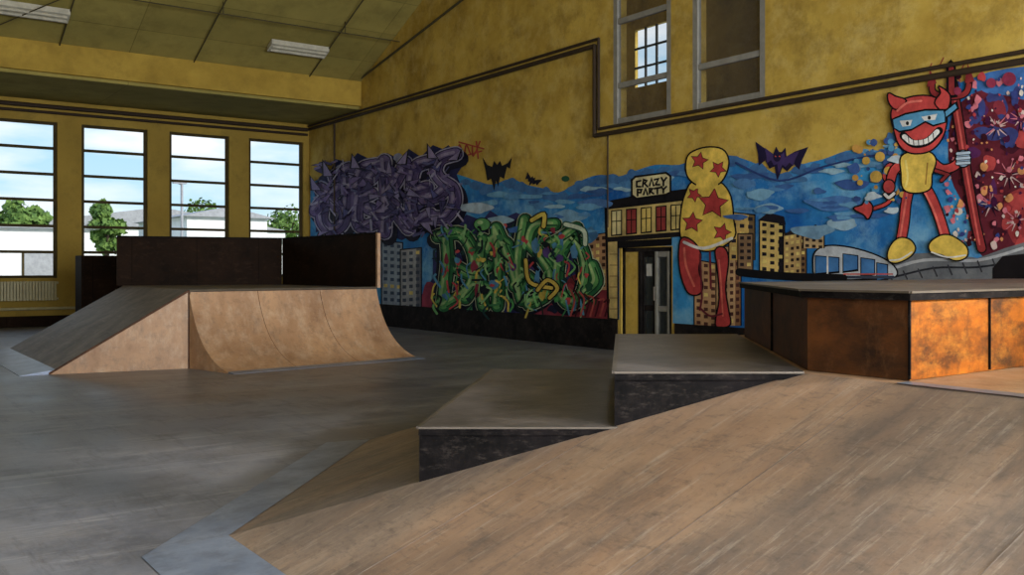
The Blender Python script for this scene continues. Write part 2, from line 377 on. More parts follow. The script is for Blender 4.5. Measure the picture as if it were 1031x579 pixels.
def smooth(pts, closed=False, n=5):
    P = [Vector(p) for p in pts]; out = []; c = len(P)
    rng = c if closed else c-1
    for i in range(rng):
        if closed: p0, p1, p2, p3 = P[i-1], P[i], P[(i+1) % c], P[(i+2) % c]
        else: p0, p1, p2, p3 = P[max(i-1, 0)], P[i], P[i+1], P[min(i+2, c-1)]
        for j in range(n):
            t = j/n
            out.append(tuple(.5*((2*p1)+(-p0+p2)*t+(2*p0-5*p1+4*p2-p3)*t*t+(-p0+3*p1-3*p2+p3)*t**3)))
    if not closed: out.append(tuple(P[-1]))
    return out

class Paint:
    """flat paint shapes lying on the mural wall; each coat sits a hair above the last"""
    def __init__(s, name, base, step=.0003):
        s.n = name; s.off = base; s.step = step; s.v = []; s.f = []; s.c = []
    def _add(s, pts, tris, col):
        i = len(s.v)
        for u, v in pts:
            y, z = wallpt(u, v); s.v.append((WX-s.off, y, z))
        for t in tris: s.f.append(tuple(i+q for q in t)); s.c.append(col)
    def poly(s, pts, col, sm=False):
        if sm: pts = smooth(pts, True, 4)
        s.off += s.step
        tr = tessellate_polygon([[Vector((p[0], p[1], 0)) for p in pts]])
        s._add(pts, tr, lin(col)); return s
    def line(s, pts, w, col, closed=False, outline=None, ow=1.2, w2=None):
        if outline: s.line(pts, w+2*ow, outline, closed)
        s.off += s.step
        c = lin(col); P = [tuple(p) for p in pts]
        Q = [P[0]]
        for p in P[1:]:
            if math.hypot(p[0]-Q[-1][0], p[1]-Q[-1][1]) > .15: Q.append(p)
        if closed and math.hypot(Q[0][0]-Q[-1][0], Q[0][1]-Q[-1][1]) < .15: Q.pop()
        P = Q; m_ = len(P)
        if m_ < 2: return s
        Lf, Rt = [], []
        def dr(p, q):
            dx, dy = q[0]-p[0], q[1]-p[1]; l = math.hypot(dx, dy) or 1; return dx/l, dy/l
        for i in range(m_):
            if closed: d0 = dr(P[i-1], P[i]); d1 = dr(P[i], P[(i+1) % m_])
            else: d0 = dr(P[max(i-1, 0)], P[max(i, 1)]) ; d1 = dr(P[min(i, m_-2)], P[min(i+1, m_-1)])
            nx, ny = -(d0[1]+d1[1]), d0[0]+d1[0]; l = math.hypot(nx, ny)
            if l < .2: nx, ny, l = -d0[1], d0[0], 1
            nx /= l; ny /= l
            cs = max(.55, nx*-d0[1]+ny*d0[0])
            ww = (w if w2 is None else w+(w2-w)*i/(m_-1))/2/cs
            Lf.append((P[i][0]+nx*ww, P[i][1]+ny*ww)); Rt.append((P[i][0]-nx*ww, P[i][1]-ny*ww))
        pts2 = Lf+Rt; tr = []
        for i in range(m_ if closed else m_-1):
            j = (i+1) % m_; tr += [(i, j, m_+j), (i, m_+j, m_+i)]
        s._add(pts2, tr, c)
        if not closed and w > 1.5:
            for e, f_ in ((0, 1), (m_-1, m_-2)):
                d0 = dr(P[f_], P[e]); a0 = math.atan2(d0[1], d0[0]); ww = (w if (w2 is None or e == 0) else w2)/2
                ring = [(P[e][0]+ww*math.cos(a0-math.pi/2+t*math.pi/6), P[e][1]+ww*math.sin(a0-math.pi/2+t*math.pi/6)) for t in range(7)]
                s._add(ring, [(0, q, q+1) for q in range(1, 6)], c)
        return s
    def curve(s, pts, w, col, **k):
        cl = k.pop('closed', False)
        return s.line(smooth(pts, cl, 5), w, col, closed=cl, **k)
    def ell(s, cx, cy, rx, ry, col, rot=0, outline=None, ow=1.0):
        def E(a, b): return [(cx+a*math.cos(t)*math.cos(rot)-b*math.sin(t)*math.sin(rot), cy+a*math.cos(t)*math.sin(rot)+b*math.sin(t)*math.cos(rot)) for t in [i*math.pi/10 for i in range(20)]]
        if outline: s.poly(E(rx+ow, ry+ow), outline)
        return s.poly(E(rx, ry), col)
    def blob(s, cx, cy, rx, ry, col, rn, n=9, j=.35):
        return s.poly([(cx+rx*rn.uniform(1-j, 1+j)*math.cos(i*2*math.pi/n), cy+ry*rn.uniform(1-j, 1+j)*math.sin(i*2*math.pi/n)) for i in range(n)], col, True)
    def star(s, cx, cy, r, col, rot=0, n=5, inner=.42):
        return s.poly([(cx+(r if i % 2 == 0 else r*inner)*math.sin(i*math.pi/n+rot), cy-(r if i % 2 == 0 else r*inner)*math.cos(i*math.pi/n+rot)) for i in range(2*n)], col)
    def make(s, mat=None):
        me = bpy.data.meshes.new(s.n); me.from_pydata(s.v, [], s.f); me.materials.append(mat or SPRAY)
        ca = me.color_attributes.new('paint', 'FLOAT_COLOR', 'CORNER')
        for p, c in zip(me.polygons, s.c):
            for li in p.loop_indices: ca.data[li].color = c
        ob = bpy.data.objects.new(s.n, me); sc.collection.objects.link(ob); ob.parent = mural
        return ob

K = (16, 14, 20); WH = (235, 235, 232)
bg = Paint('painted_sky', .003)
top = [(312.5, 184), (326, 180), (345, 182), (380, 170), (420, 165), (462, 176), (480, 182), (496, 186), (514, 180), (530, 186), (548, 190), (562, 194), (578, 186), (592, 179), (606, 176), (622, 178),
       (640, 172), (660, 166), (684, 166), (700, 160), (724, 156), (742, 158), (764, 166), (786, 176), (806, 166), (830, 160), (852, 152), (872, 150), (890, 150), (904, 124), (930, 100), (948, 92), (975, 80), (1000, 74), (1045, 66)]
top = smooth(top, False, 3)
def basev(u):
    a = (u-CX)/F; d = WX/(Fx+a*Rx); return HZ+(EYE-.6)/d*F
bot = [(u, basev(u)) for u in (1045, 980, 900, 800, 740, 677.5)]
bot2 = [(677.5, 247.5), (623.5, 248.5)]
bot3 = [(u, basev(u)) for u in (623.5, 600, 540, 470, 400, 350, 312.5)]
bg.poly(top+bot+bot2+bot3, (40, 110, 180))
bg.make(SKY)
ed = Paint('painted_cloud_edge', .004)
rn = random.Random(9)
for i in range(8, len(top)-12, 2):
    u, v = top[i]; rr = rn.uniform(4, 8)
    ed.blob(u, v+5, rr*1.2, rr*.75, (44, 112, 178), rn)
for i in range(22, len(top)-14, 2):
    u, v = top[i]; rr = rn.uniform(4, 8)
    ed.blob(u+rn.uniform(-3, 3), v+rn.uniform(9, 18), rr*1.7, rr*.45, rn.choice([(96, 164, 208), (60, 134, 196), (150, 196, 220), (36, 96, 168)]), rn)
ed.curve([(742, 164), (786, 182), (830, 168), (872, 158), (892, 156)], 2, (24, 60, 130))
for x, y, a, c in ((480, 210, 16, (180, 205, 225)), (505, 222, 12, (150, 190, 216)), (570, 218, 18, (110, 165, 205)), (765, 196, 16, (110, 170, 208)), (840, 205, 24, (50, 120, 195)), (600, 205, 14, (60, 120, 190)), (860, 185, 16, (36, 90, 170)), (775, 210, 14, (130, 180, 212)), (820, 232, 20, (120, 170, 205)), (850, 225, 16, (150, 190, 215)), (750, 185, 12, (60, 130, 196))):
    ed.blob(x, y, a, a*.35, c, rn)
for i in range(34):
    x = rn.choice([rn.uniform(470, 610), rn.uniform(742, 900)]); y = rn.uniform(192, 236)
    ed.blob(x, y, rn.uniform(5, 14), rn.uniform(1, 3.2), rn.choice([(70, 146, 204), (34, 96, 172), (90, 160, 208), (40, 104, 180)]), rn)
ed.make()

# --- purple lettering
pu = Paint('painted_purple_lettering', .008)
rn = random.Random(2)
pu.poly([(316, 190), (322, 178), (334, 170), (338, 160), (352, 164), (360, 154), (376, 162), (390, 154), (402, 160), (412, 150), (424, 158), (436, 146), (446, 150), (452, 146), (460, 158), (468, 164), (460, 176), (468, 196), (460, 206), (464, 222), (450, 226), (440, 238), (424, 232), (405, 242), (388, 236), (372, 241), (356, 234), (340, 240), (330, 232), (318, 234), (320, 214)], (30, 34, 92))
for i in range(30):
    a = rn.uniform(0, 6.28); pu.blob(392+70*math.cos(a), 197+36*math.sin(a), rn.uniform(3, 7), rn.uniform(3, 6), rn.choice([(112, 124, 176), (60, 80, 150), (150, 156, 196), (24, 26, 70)]), rn)
L1 = [[(338, 178), (352, 170)], [(349, 172), (350, 200), (346, 224), (334, 232), (325, 222), (326, 208)],
 [(380, 166), (366, 170), (361, 184), (362, 198), (375, 195)], [(362, 198), (360, 216), (364, 228), (378, 225)],
 [(388, 162), (389, 200), (388, 234)], [(409, 164), (400, 182), (391, 198), (400, 214), (412, 230)],
 [(436, 162), (421, 167), (416, 180), (417, 192), (431, 189)], [(417, 192), (415, 208), (420, 222), (434, 216)],
 [(460, 155), (445, 160), (440, 172), (446, 182), (457, 190), (459, 204), (450, 218), (436, 219)],
 [(324, 190), (334, 196), (342, 190)], [(372, 210), (386, 214), (398, 206)], [(428, 200), (440, 198), (448, 192)], [(352, 190), (364, 188)],
 [(318, 212), (330, 200), (340, 208)], [(374, 180), (384, 172), (396, 178)]]
for dx, dy, w, c in ((4, 5, 17, (18, 14, 46)), (0, 0, 16, (176, 172, 204)), (0, 0, 13.6, (36, 24, 78))):
    for s_ in L1: pu.curve([(x+dx, y+dy) for x, y in s_], w, c)
for s_ in L1: pu.curve(s_, 11.5, (116, 98, 156))
for s_ in L1:
    pu.curve([(x+2.6, y+2) for x, y in s_], 4, (82, 66, 124)); pu.curve([(x-2, y-1.6) for x, y in s_], 3, (158, 146, 190)); pu.curve([(x+.5, y+1) for x, y in s_], .9, (44, 30, 86))
for i in range(60):
    x = rn.uniform(322, 460); y = rn.uniform(164, 232); a = rn.uniform(0, 6.28); l = rn.uniform(4, 10); w = rn.uniform(2, 4)
    c_, s2_ = math.cos(a), math.sin(a)
    T3 = [(x+l*c_, y+l*s2_), (x-w*s2_-l*.5*c_, y+w*c_-l*.5*s2_), (x+w*s2_-l*.5*c_, y-w*c_-l*.5*s2_)]
    pu.line(T3, 1.4, (26, 18, 60), closed=True); pu.poly(T3, rn.choice([(128, 108, 172), (96, 78, 144), (146, 134, 184), (80, 80, 150), (70, 60, 120)]))
for i in range(130):
    x = rn.uniform(320, 464); y = rn.uniform(160, 236); l = rn.uniform(4, 11); a = rn.choice((.3, .9, 1.5, 2.2, 2.8))
    pu.line([(x, y), (x+l*math.cos(a), y+l*math.sin(a))], rn.uniform(.8, 2.6), rn.choice([(70, 54, 120), (170, 164, 200), (30, 22, 62), (130, 116, 172), (92, 92, 150), (116, 96, 158)]))
for a in ((322, 188, 315, 176), (334, 174, 328, 160), (408, 162, 416, 150), (440, 156, 434, 144), (460, 158, 470, 150), (376, 230, 392, 244), (432, 222, 442, 240), (456, 206, 470, 212), (330, 230, 322, 240), (362, 166, 358, 154)):
    x, y, x2, y2 = a; pu.poly([(x-6, y+4), (x2, y2), (x+6, y+4)], K); pu.poly([(x-4.4, y+3.4), (x+(x2-x)*.8, y+(y2-y)*.8), (x+4.4, y+3.4)], (150, 136, 188))
pu.make()

# --- red tag, bats
bt = Paint('painted_bats', .012)
for pts in ([(459, 158), (463, 146), (466, 156), (460, 152)], [(468, 156), (470, 146), (474, 155)], [(476, 147), (477, 157), (484, 142)], [(462, 143), (488, 150)], [(458, 160), (486, 152)], [(480, 142), (482, 160)]):
    bt.curve(pts, 1.5, (176, 50, 20))
def bat(x, y, s, c, rot=0.0):
    P = [(-1.3, -.9), (-.7, -.55), (-.35, -.3), (-.22, -.75), (-.05, -.5), (.08, -.5), (.25, -.75), (.35, -.3), (.75, -.6), (1.4, -.9), (1.15, -.2), (1.05, .3), (.75, .05), (.45, .45), (.2, .25), (0, 1.0), (-.2, .25), (-.45, .4), (-.7, 0), (-1.0, .3), (-1.1, -.3)]
    bt.poly([(x+s*(px*math.cos(rot)-py*math.sin(rot)), y+s*(px*math.sin(rot)+py*math.cos(rot))) for px, py in P], c)
bt.poly([(486, 158), (491, 166), (496, 168), (498, 162), (501, 166), (504, 162), (506, 167), (512, 164), (516, 158), (514, 170), (511, 168), (508, 180), (504, 178), (502, 188), (500, 182), (498, 192), (495, 180), (491, 182), (489, 170)], (26, 24, 34))
bat(536, 182, 6.5, (24, 24, 44), .5); bat(785, 163, 20, (30, 22, 60), .1); bat(786, 162, 13, (64, 44, 104), .1)
bt.ell(783, 158, 4, 5, (30, 22, 60)); bt.line([(781, 157), (782, 158)], 1, (230, 60, 40)); bt.line([(785, 157), (786, 158)], 1, (230, 60, 40))
bt.ell(570, 180, 4, 3, (34, 90, 60))
bt.make()

# --- city
ci = Paint('painted_city', .008)
def bld(x0, x1, yt, yb, fc, wc, nx, ny, dy=0, side=None, lit=.3):
    ci.poly([(x0-1.2, yt-1.2), (x1+1.2, yt-1.2+dy), (x1+1.2, yb), (x0-1.2, yb)], K)
    ci.poly([(x0, yt), (x1, yt+dy), (x1, yb), (x0, yb)], fc)
    if side: ci.poly([(x1-(x1-x0)*.22, yt+dy*.8), (x1, yt+dy), (x1, yb), (x1-(x1-x0)*.22, yb)], side)
    w = (x1-x0)/nx; hh = (yb-yt)/ny
    off = ci.off
    for i in range(nx):
        for j in range(ny):
            ci.off = off
            x = x0+w*i+w*.25; y = yt+hh*j+hh*.3+dy*i/nx
            ci.poly([(x, y), (x+w*.55, y+dy*.3/nx), (x+w*.55, y+hh*.5), (x, y+hh*.5)], wc if random.random() > lit else (240, 214, 110))
random.seed(5)
bld(385, 405, 243, 311, (150, 166, 184), (60, 80, 110), 3, 10, 2, lit=.1)
bld(404, 424, 252, 312, (170, 172, 176), (70, 80, 100), 3, 9, -2, side=(110, 112, 124), lit=.1)
bld(593, 611, 238, 292, (190, 140, 90), (70, 40, 30), 3, 8, -3, lit=.2)
bld(700, 722, 262, 328, (196, 150, 100), (90, 50, 40), 3, 9, 4, lit=.1)
bld(722, 746, 250, 328, (206, 164, 112), (84, 44, 40), 4, 11, -3, side=(150, 104, 66), lit=.1)
bld(735, 760, 214, 262, (214, 176, 84), (40, 36, 50), 3, 6, 3, side=(120, 96, 60))
bld(744, 758, 236, 276, (150, 116, 80), (40, 34, 44), 2, 6)
bld(766, 790, 222, 274, (230, 196, 100), (34, 30, 40), 3, 7, 4, side=(26, 24, 34))
bld(790, 812, 236, 277, (206, 168, 96), (50, 36, 36), 4, 7, -3, side=(130, 96, 60))
bld(810, 830, 232, 250, (210, 176, 120), (60, 44, 40), 3, 3, 2)
ci.poly([(764, 222), (774, 214), (790, 218), (792, 226)], (30, 28, 40)); ci.poly([(788, 238), (800, 230), (814, 234)], (44, 36, 40))
ci.poly([(810, 234), (822, 226), (832, 234)], K)
ci.curve([(745, 274), (775, 277), (810, 279), (850, 280)], 8, (18, 18, 24))
ci.make()

# --- yellow house around the doorway
ho = Paint('painted_house', .014)
ho.poly([(609, 204), (692, 191), (692, 236), (677, 238), (677, 247), (623.5, 250), (623.5, 322), (612, 321)], K)
ho.poly([(612, 211), (690, 202), (690, 235), (676, 237), (676, 240), (622, 243), (622, 321), (614, 320)], (214, 186, 104))
ho.poly([(609, 203), (640, 197), (692, 190), (692, 200), (612, 210)], (24, 22, 28))
ho.poly([(611, 239), (690, 233), (690, 238), (611, 244)], (30, 26, 30))
for i, x in enumerate((617, 632, 647, 662, 677)):
    y = 213-i*1.4; c = [(228, 214, 150), (150, 34, 30), (226, 196, 90), (150, 34, 30), (226, 200, 110)][i]
    ho.poly([(x-1.2, y-1.2), (x+10, y-2), (x+10, y+24), (x-1.2, y+25)], K); ho.poly([(x, y), (x+8.8, y-.8), (x+8.8, y+22.5), (x, y+23.5)], c)
    ho.line([(x+4.4, y), (x+4.4, y+23)], 1, K); ho.line([(x, y+10), (x+8.8, y+9.5)], 1, K)
for y in range(256, 318, 11): ho.line([(614.5, y), (622.5, y)], .8, (130, 100, 50))
ho.poly([(636, 181), (640, 177), (672, 173), (677, 177), (677, 194), (672, 197), (641, 201), (636, 198)], K)
ho.poly([(638, 182), (641, 179), (671, 175), (675, 178), (675, 193), (671, 195), (642, 199), (638, 196)], (226, 214, 160))
ho.line([(644, 200), (644, 206)], 2, K); ho.line([(670, 196), (670, 200)], 2, K)
for pts in ([(646, 182), (642, 183), (642, 188), (646, 188)], [(648, 188), (649, 181), (652, 182), (650, 185), (653, 188)], [(655, 187), (657, 180), (659, 187)], [(660, 181), (664, 180), (661, 186), (665, 186)], [(667, 179), (669, 183), (672, 179)], [(669, 183), (669, 187)],
            [(643, 197), (643, 191), (647, 191), (646, 194), (643, 194)], [(649, 196), (651, 190), (653, 196)], [(655, 195), (655, 190), (658, 190), (656, 193), (659, 195)], [(660, 190), (666, 189)], [(663, 190), (663, 195)], [(667, 188), (669, 191), (672, 188)], [(669, 191), (669, 194)]):
    ho.line(pts, 1.9, K)
ho.make()

# --- green lettering
gr = Paint('painted_green_lettering', .008)
rn = random.Random(11)
gr.poly([(424, 298), (436, 280), (436, 240), (444, 224), (460, 228), (470, 216), (486, 222), (494, 212), (506, 220), (520, 214), (534, 220), (550, 214), (562, 226), (578, 228), (594, 232), (596, 250), (600, 268), (616, 292), (616, 321.5), (560, 318), (470, 314), (424, 311)], (44, 46, 110))
gr.poly([(572, 282), (590, 276), (606, 286), (616, 300), (616, 321), (572, 318)], (140, 30, 46), True)
gr.poly([(424, 306), (430, 284), (444, 292), (452, 312), (425, 311)], (160, 38, 74), True)
gr.poly([(530, 296), (546, 286), (574, 300), (576, 318), (534, 316)], (140, 34, 60), True)
gr.poly([(470, 316), (468, 300), (486, 296), (500, 306), (506, 316)], (210, 180, 50), True)
gr.poly([(572, 236), (590, 236), (596, 256), (588, 262), (576, 250)], (150, 196, 206), True)
for i in range(46):
    gr.blob(rn.uniform(438, 600), rn.uniform(226, 312), rn.uniform(3, 9), rn.uniform(3, 9), rn.choice([(60, 150, 90), (24, 30, 60), (80, 60, 130), (170, 40, 60), (56, 120, 170), (20, 70, 50), (196, 50, 50)]), rn)
L2 = [[(450, 234), (452, 262), (447, 306)], [(442, 238), (466, 236), (479, 260), (474, 290), (448, 308)],
      [(488, 242), (485, 272), (488, 308)],
      [(502, 308), (504, 270), (501, 230)], [(501, 230), (515, 262), (527, 302)], [(527, 302), (524, 262), (530, 222)],
      [(560, 226), (541, 228), (535, 244), (546, 258), (557, 276), (552, 296), (534, 306)],
      [(578, 238), (566, 256), (563, 284), (572, 304), (585, 300), (592, 276), (588, 252), (578, 240)],
      [(462, 270), (476, 276), (492, 268)], [(512, 246), (500, 240), (494, 252)], [(540, 286), (530, 278), (520, 288)], [(556, 246), (568, 240), (582, 230)], [(590, 296), (602, 284), (598, 268)],
      [(470, 300), (480, 288), (496, 292)]]
for dx, dy, w, c in ((-3, 4, 17, (18, 20, 40)), (0, 0, 16.2, (194, 208, 170)), (0, 0, 14.6, (22, 30, 30)), (0, 0, 12.2, (36, 118, 66))):
    for s_ in L2: gr.curve([(x+dx, y+dy) for x, y in s_], w, c)
for s_ in L2: gr.curve([(x-.6, y-.6) for x, y in s_], 8, (98, 176, 92))
gr.ell(487, 226, 8, 6, (96, 176, 96), outline=K); gr.ell(485, 224, 3, 2, (180, 220, 150))
for s_ in L2:
    gr.curve([(x-2.4, y-1.4) for x, y in s_], 2.6, (172, 212, 134)); gr.curve([(x+3, y+1) for x, y in s_], 1.4, (24, 84, 50))
gcol = [(206, 40, 50), (236, 206, 60), (60, 140, 80), (150, 210, 130), (24, 60, 60), (70, 150, 190), (70, 160, 80), (24, 40, 40), (120, 200, 110)]
for i in range(34):
    gr.blob(rn.uniform(442, 596), rn.uniform(230, 308), rn.uniform(2, 5), rn.uniform(3, 8), rn.choice([(196, 40, 50), (226, 200, 60), (34, 90, 60), (20, 30, 40), (150, 30, 60), (90, 60, 140), (70, 140, 190)]), rn)
for i in range(190):
    x = rn.uniform(440, 596); y = rn.uniform(226, 308); kx = rn.random()
    c = rn.choice(gcol)
    if kx < .2: gr.blob(x, y, rn.uniform(1.5, 3.5), rn.uniform(1.5, 3.5), c, rn)
    else: gr.curve([(x, y), (x+rn.uniform(-5, 5), y+rn.uniform(3, 7)), (x+rn.uniform(-7, 7), y+rn.uniform(7, 16))], rn.uniform(.8, 2.4), c)
for x in range(578, 614, 5): gr.curve([(x, 290+(x-578)*.4), (x+5, 302), (x+1, 318)], 1.8, (70, 10, 26) if x % 2 else (180, 60, 50))
gr.curve([(540, 222), (552, 216), (552, 228)], 4, (230, 205, 60), outline=K); gr.curve([(574, 226), (592, 232), (594, 246)], 4, (210, 225, 200), outline=(30, 90, 70))
gr.curve([(534, 262), (538, 284), (560, 290)], 3.5, (222, 190, 50), outline=K); gr.curve([(546, 292), (556, 282), (566, 290), (558, 300)], 3.5, (222, 190, 50), outline=K)
gr.make()

# --- star patterned figure
st = Paint('painted_star_figure', .022)
YE = (240, 202, 50); RD = (190, 24, 26)
def shape(P, pts, c, ow=1.6, outline=K):
    s_ = smooth(pts, True, 4)
    P.line(s_, ow*2, outline, closed=True); P.poly(s_, c)
shape(st, [(698, 184), (712, 182), (726, 184), (736, 198), (739, 222), (740, 238), (724, 250), (708, 252), (690, 244), (686, 230), (688, 208), (692, 194)], YE)
shape(st, [(692, 166), (696, 155), (712, 149), (728, 151), (734, 162), (731, 176), (722, 186), (704, 186), (694, 178)], YE)
for x, y, r_, ro in ((705, 162, 8.5, .2), (724, 170, 8, .6), (700, 196, 7, .5), (719, 205, 15, .1), (698, 224, 10, .1), (728, 234, 9, .3)):
    st.star(x, y, r_+1.2, K, ro, inner=.5); st.star(x, y, r_, RD, ro, inner=.48)
st.poly([(702, 182), (724, 182), (724, 190), (702, 190)], YE)
shape(st, [(688, 240), (699, 244), (706, 256), (704, 272), (708, 288), (704, 296), (694, 294), (687, 276), (685, 256)], RD)
st.curve([(690, 250), (692, 268), (700, 288)], 2.2, (236, 96, 70))
shape(st, [(722, 252), (730, 250), (734, 262), (731, 290), (734, 312), (736, 326), (728, 329), (722, 326), (726, 300), (724, 270)], RD)
st.curve([(725, 262), (727, 284), (729, 318)], 1.6, (236, 96, 70))
st.curve([(690, 244), (710, 250), (738, 240)], 3, WH)
st.line([(706, 256), (708, 300), (706, 312)], 2, (110, 20, 40)); st.line([(716, 254), (717, 290)], 2, (110, 20, 40))
st.curve([(706, 310), (716, 318), (728, 316)], 2, (110, 20, 40))
st.make()

# --- train & track
tr = Paint('painted_train', .012)
tr.poly([(858, 282), (880, 262), (905, 256), (950, 254), (985, 260), (1012, 250), (1045, 240), (1045, 284)], (120, 124, 130))
tr.curve([(835, 280), (880, 276), (930, 262), (985, 262), (1030, 250)], 3, (190, 194, 200))
tr.curve([(845, 284), (890, 281), (940, 270), (985, 269), (1030, 262)], 2, (40, 42, 50))
for i in range(9): tr.line([(880+i*15, 277-i*2), (884+i*15, 284-i*1.5)], 1.6, (60, 62, 70))
tr.poly([(1000, 270), (1010, 258), (1045, 254), (1045, 286), (1000, 286)], (26, 22, 26))
shape(tr, [(820, 266), (822, 254), (834, 248), (858, 250), (884, 258), (900, 268), (902, 278), (880, 280), (850, 281), (824, 280)], (206, 214, 222))
for x, y, w in ((822, 258, 24), (850, 256, 15), (868, 260, 14), (884, 265, 11)):
    tr.poly([(x-1, y-1), (x+w, y+1), (x+w, y+17), (x-1, y+19)], K); tr.poly([(x, y), (x+w-1, y+2), (x+w-1, y+15), (x, y+17)], (40, 120, 190))
tr.line([(834, 258), (834, 276)], 1.6, WH); tr.line([(822, 279), (900, 279)], 3, (60, 70, 90)); tr.line([(850, 276), (900, 276)], 1.4, (200, 60, 40))
tr.make()

# --- splatter area on the right
sp = Paint('painted_splatter', .006, .0001)
rn = random.Random(21)
sp.poly([(962, 110), (985, 92), (1010, 90), (1045, 92), (1045, 262), (1000, 262), (984, 250), (972, 210), (958, 180), (955, 140)], (104, 16, 40), True)
sp.poly([(985, 76), (1045, 68), (1045, 100), (1012, 96), (990, 92)], (34, 110, 190), True)
sp.poly([(1012, 200), (1045, 190), (1045, 238), (1020, 244)], (160, 26, 34), True)
for i in range(30):
    sp.blob(rn.uniform(966, 1042), rn.uniform(95, 250), rn.uniform(4, 11), rn.uniform(4, 12), rn.choice([(140, 26, 50), (70, 10, 34), (170, 60, 90), (90, 30, 90), (190, 40, 40), (50, 60, 130)]), rn)
for cx_, cy_ in ((1004, 128), (1016, 176), (1028, 120), (998, 206), (1024, 222)):
    for t in range(14):
        a = t*math.pi/7+rn.uniform(-.2, .2); l = rn.uniform(6, 15)
        sp.line([(cx_+4*math.cos(a), cy_+4*math.sin(a)), (cx_+l*math.cos(a), cy_+l*math.sin(a))], 1.6, rn.choice([(216, 180, 176), (224, 110, 130), (40, 10, 40)]), w2=.5)
for i in range(260):
    x = rn.uniform(952, 1042); y = rn.uniform(76, 250); r_ = rn.choice((.7, 1, 1, 1.5, 1.5, 2, 2.5, 3.5))
    sp.blob(x, y, r_, r_*1.2, rn.choice([(226, 196, 190), (196, 30, 40), (60, 8, 30), (236, 226, 214), (40, 60, 140), (224, 110, 130), (232, 150, 70), (70, 10, 60)]), rn, 7)
for i in range(60):
    x = rn.uniform(860, 915); y = rn.uniform(140, 205) ; r_ = rn.uniform(.8, 4.2)
    sp.ell(x, y, r_, r_, rn.choice([(226, 178, 50), (206, 150, 40), (40, 80, 150), (60, 150, 200), (232, 200, 90)]))
for x, y, r_ in ((874, 162, 4), (888, 158, 5), (884, 178, 6), (896, 172, 4), (868, 184, 3), (966, 92, 4), (1000, 84, 5), (1018, 80, 7)):
    sp.ell(x, y, r_, r_, (150, 24, 70) if x > 950 else (222, 176, 46))
for x, y in ((905, 160), (880, 198), (900, 212)): sp.blob(x, y, 8, 4, (200, 220, 232), rn)
sp.blob(862, 170, 8, 5, (40, 96, 180), rn)
sp.make()

# --- devil figure with trident
dv = Paint('painted_devil_figure', .040)
R2 = (206, 34, 28); R3 = (150, 16, 22)
dv.line([(961, 84), (968, 130), (976, 180), (984, 225), (990, 250)], 8, R3, outline=K, ow=1.4)
dv.line([(961, 88), (968, 130), (976, 180), (984, 225), (988, 246)], 2, (220, 70, 60))
dv.curve([(940, 84), (942, 94), (958, 98), (974, 94), (978, 80)], 5, R3, outline=K)
dv.poly([(955, 100), (954, 66), (959, 60), (964, 66), (966, 98)], K); dv.poly([(957, 96), (957, 69), (959.5, 64), (962, 69), (963, 96)], R3)
dv.poly([(935, 88), (938, 70), (945, 84)], R3); dv.poly([(973, 84), (976, 64), (983, 82)], R3)
for x, y in ((948, 66), (970, 70), (936, 72)): dv.line([(x, y), (x+4, y-8)], 1.2, R3)
dv.curve([(912, 176), (898, 166), (892, 178), (902, 190), (896, 204), (882, 210)], 3, R2, outline=K)
shape(dv, [(862, 210), (870, 207), (874, 202), (880, 209), (876, 220), (872, 216)], R2)
dv.curve([(918, 186), (914, 205), (912, 225), (909, 242)], 9, R2, outline=K, ow=1.4)
dv.curve([(932, 186), (940, 200), (948, 220), (954, 240)], 9, R2, outline=K, ow=1.4)
dv.curve([(916, 190), (912, 215), (908, 240)], 2, (240, 100, 80)); dv.curve([(932, 192), (942, 212), (950, 236)], 2, (240, 100, 80))
shape(dv, [(896, 256), (900, 246), (908, 240), (918, 242), (923, 250), (918, 258), (906, 264), (898, 263)], YE)
shape(dv, [(938, 246), (948, 238), (960, 238), (974, 248), (975, 258), (964, 262), (950, 256), (940, 254)], YE)
dv.curve([(898, 262), (908, 261), (920, 254)], 1.6, WH); dv.curve([(940, 254), (956, 259), (974, 257)], 1.6, WH)
dv.curve([(914, 162), (902, 172), (898, 186)], 8, R2, outline=K, ow=1.4)
dv.ell(897, 188, 5.5, 6.5, (196, 40, 40), outline=K, ow=1.4); dv.curve([(893, 196), (897, 199), (902, 195)], 3, WH, outline=K)
dv.curve([(938, 160), (950, 170), (962, 168), (970, 160)], 8, R2, outline=K, ow=1.4)
dv.line([(944, 172), (956, 176), (950, 182)], 3, R3, outline=K)
shape(dv, [(910, 158), (924, 153), (938, 154), (944, 162), (940, 176), (938, 190), (924, 194), (912, 190), (910, 174)], YE)
dv.curve([(914, 162), (916, 178), (914, 188)], 2, (250, 226, 110)); dv.curve([(936, 164), (934, 186)], 1.4, (180, 130, 20))
dv.ell(972, 160, 7, 8, (150, 180, 210), outline=K, ow=1.4)
for i in range(3): dv.line([(966, 155+i*5), (978, 154+i*5)], 2.6, (190, 210, 230), outline=K, ow=.7)
shape(dv, [(902, 128), (900, 114), (906, 104), (922, 98), (940, 98), (952, 106), (955, 122), (950, 140), (938, 152), (920, 154), (908, 146)], R2)
shape(dv, [(905, 110), (898, 104), (897, 95), (904, 98), (914, 102)], R2); shape(dv, [(944, 104), (950, 94), (948, 88), (958, 96), (957, 108), (953, 113)], R2)
dv.poly([(900, 120), (914, 114), (934, 110), (955, 110), (955, 124), (942, 128), (934, 124), (920, 132), (908, 134), (902, 130)], K)
dv.poly([(901.5, 121), (914, 116), (934, 112), (953.5, 112), (953.5, 123), (942, 126), (934, 122), (920, 130), (908, 132), (903, 129)], (70, 160, 210))
dv.poly([(952, 112), (966, 102), (968, 110), (955, 120)], K); dv.poly([(954, 113), (964, 105), (966, 109), (955, 118)], (70, 160, 210))
dv.poly([(908, 122), (921, 121), (919, 127), (911, 128)], WH); dv.poly([(930, 118), (946, 115), (944, 121), (933, 122)], WH)
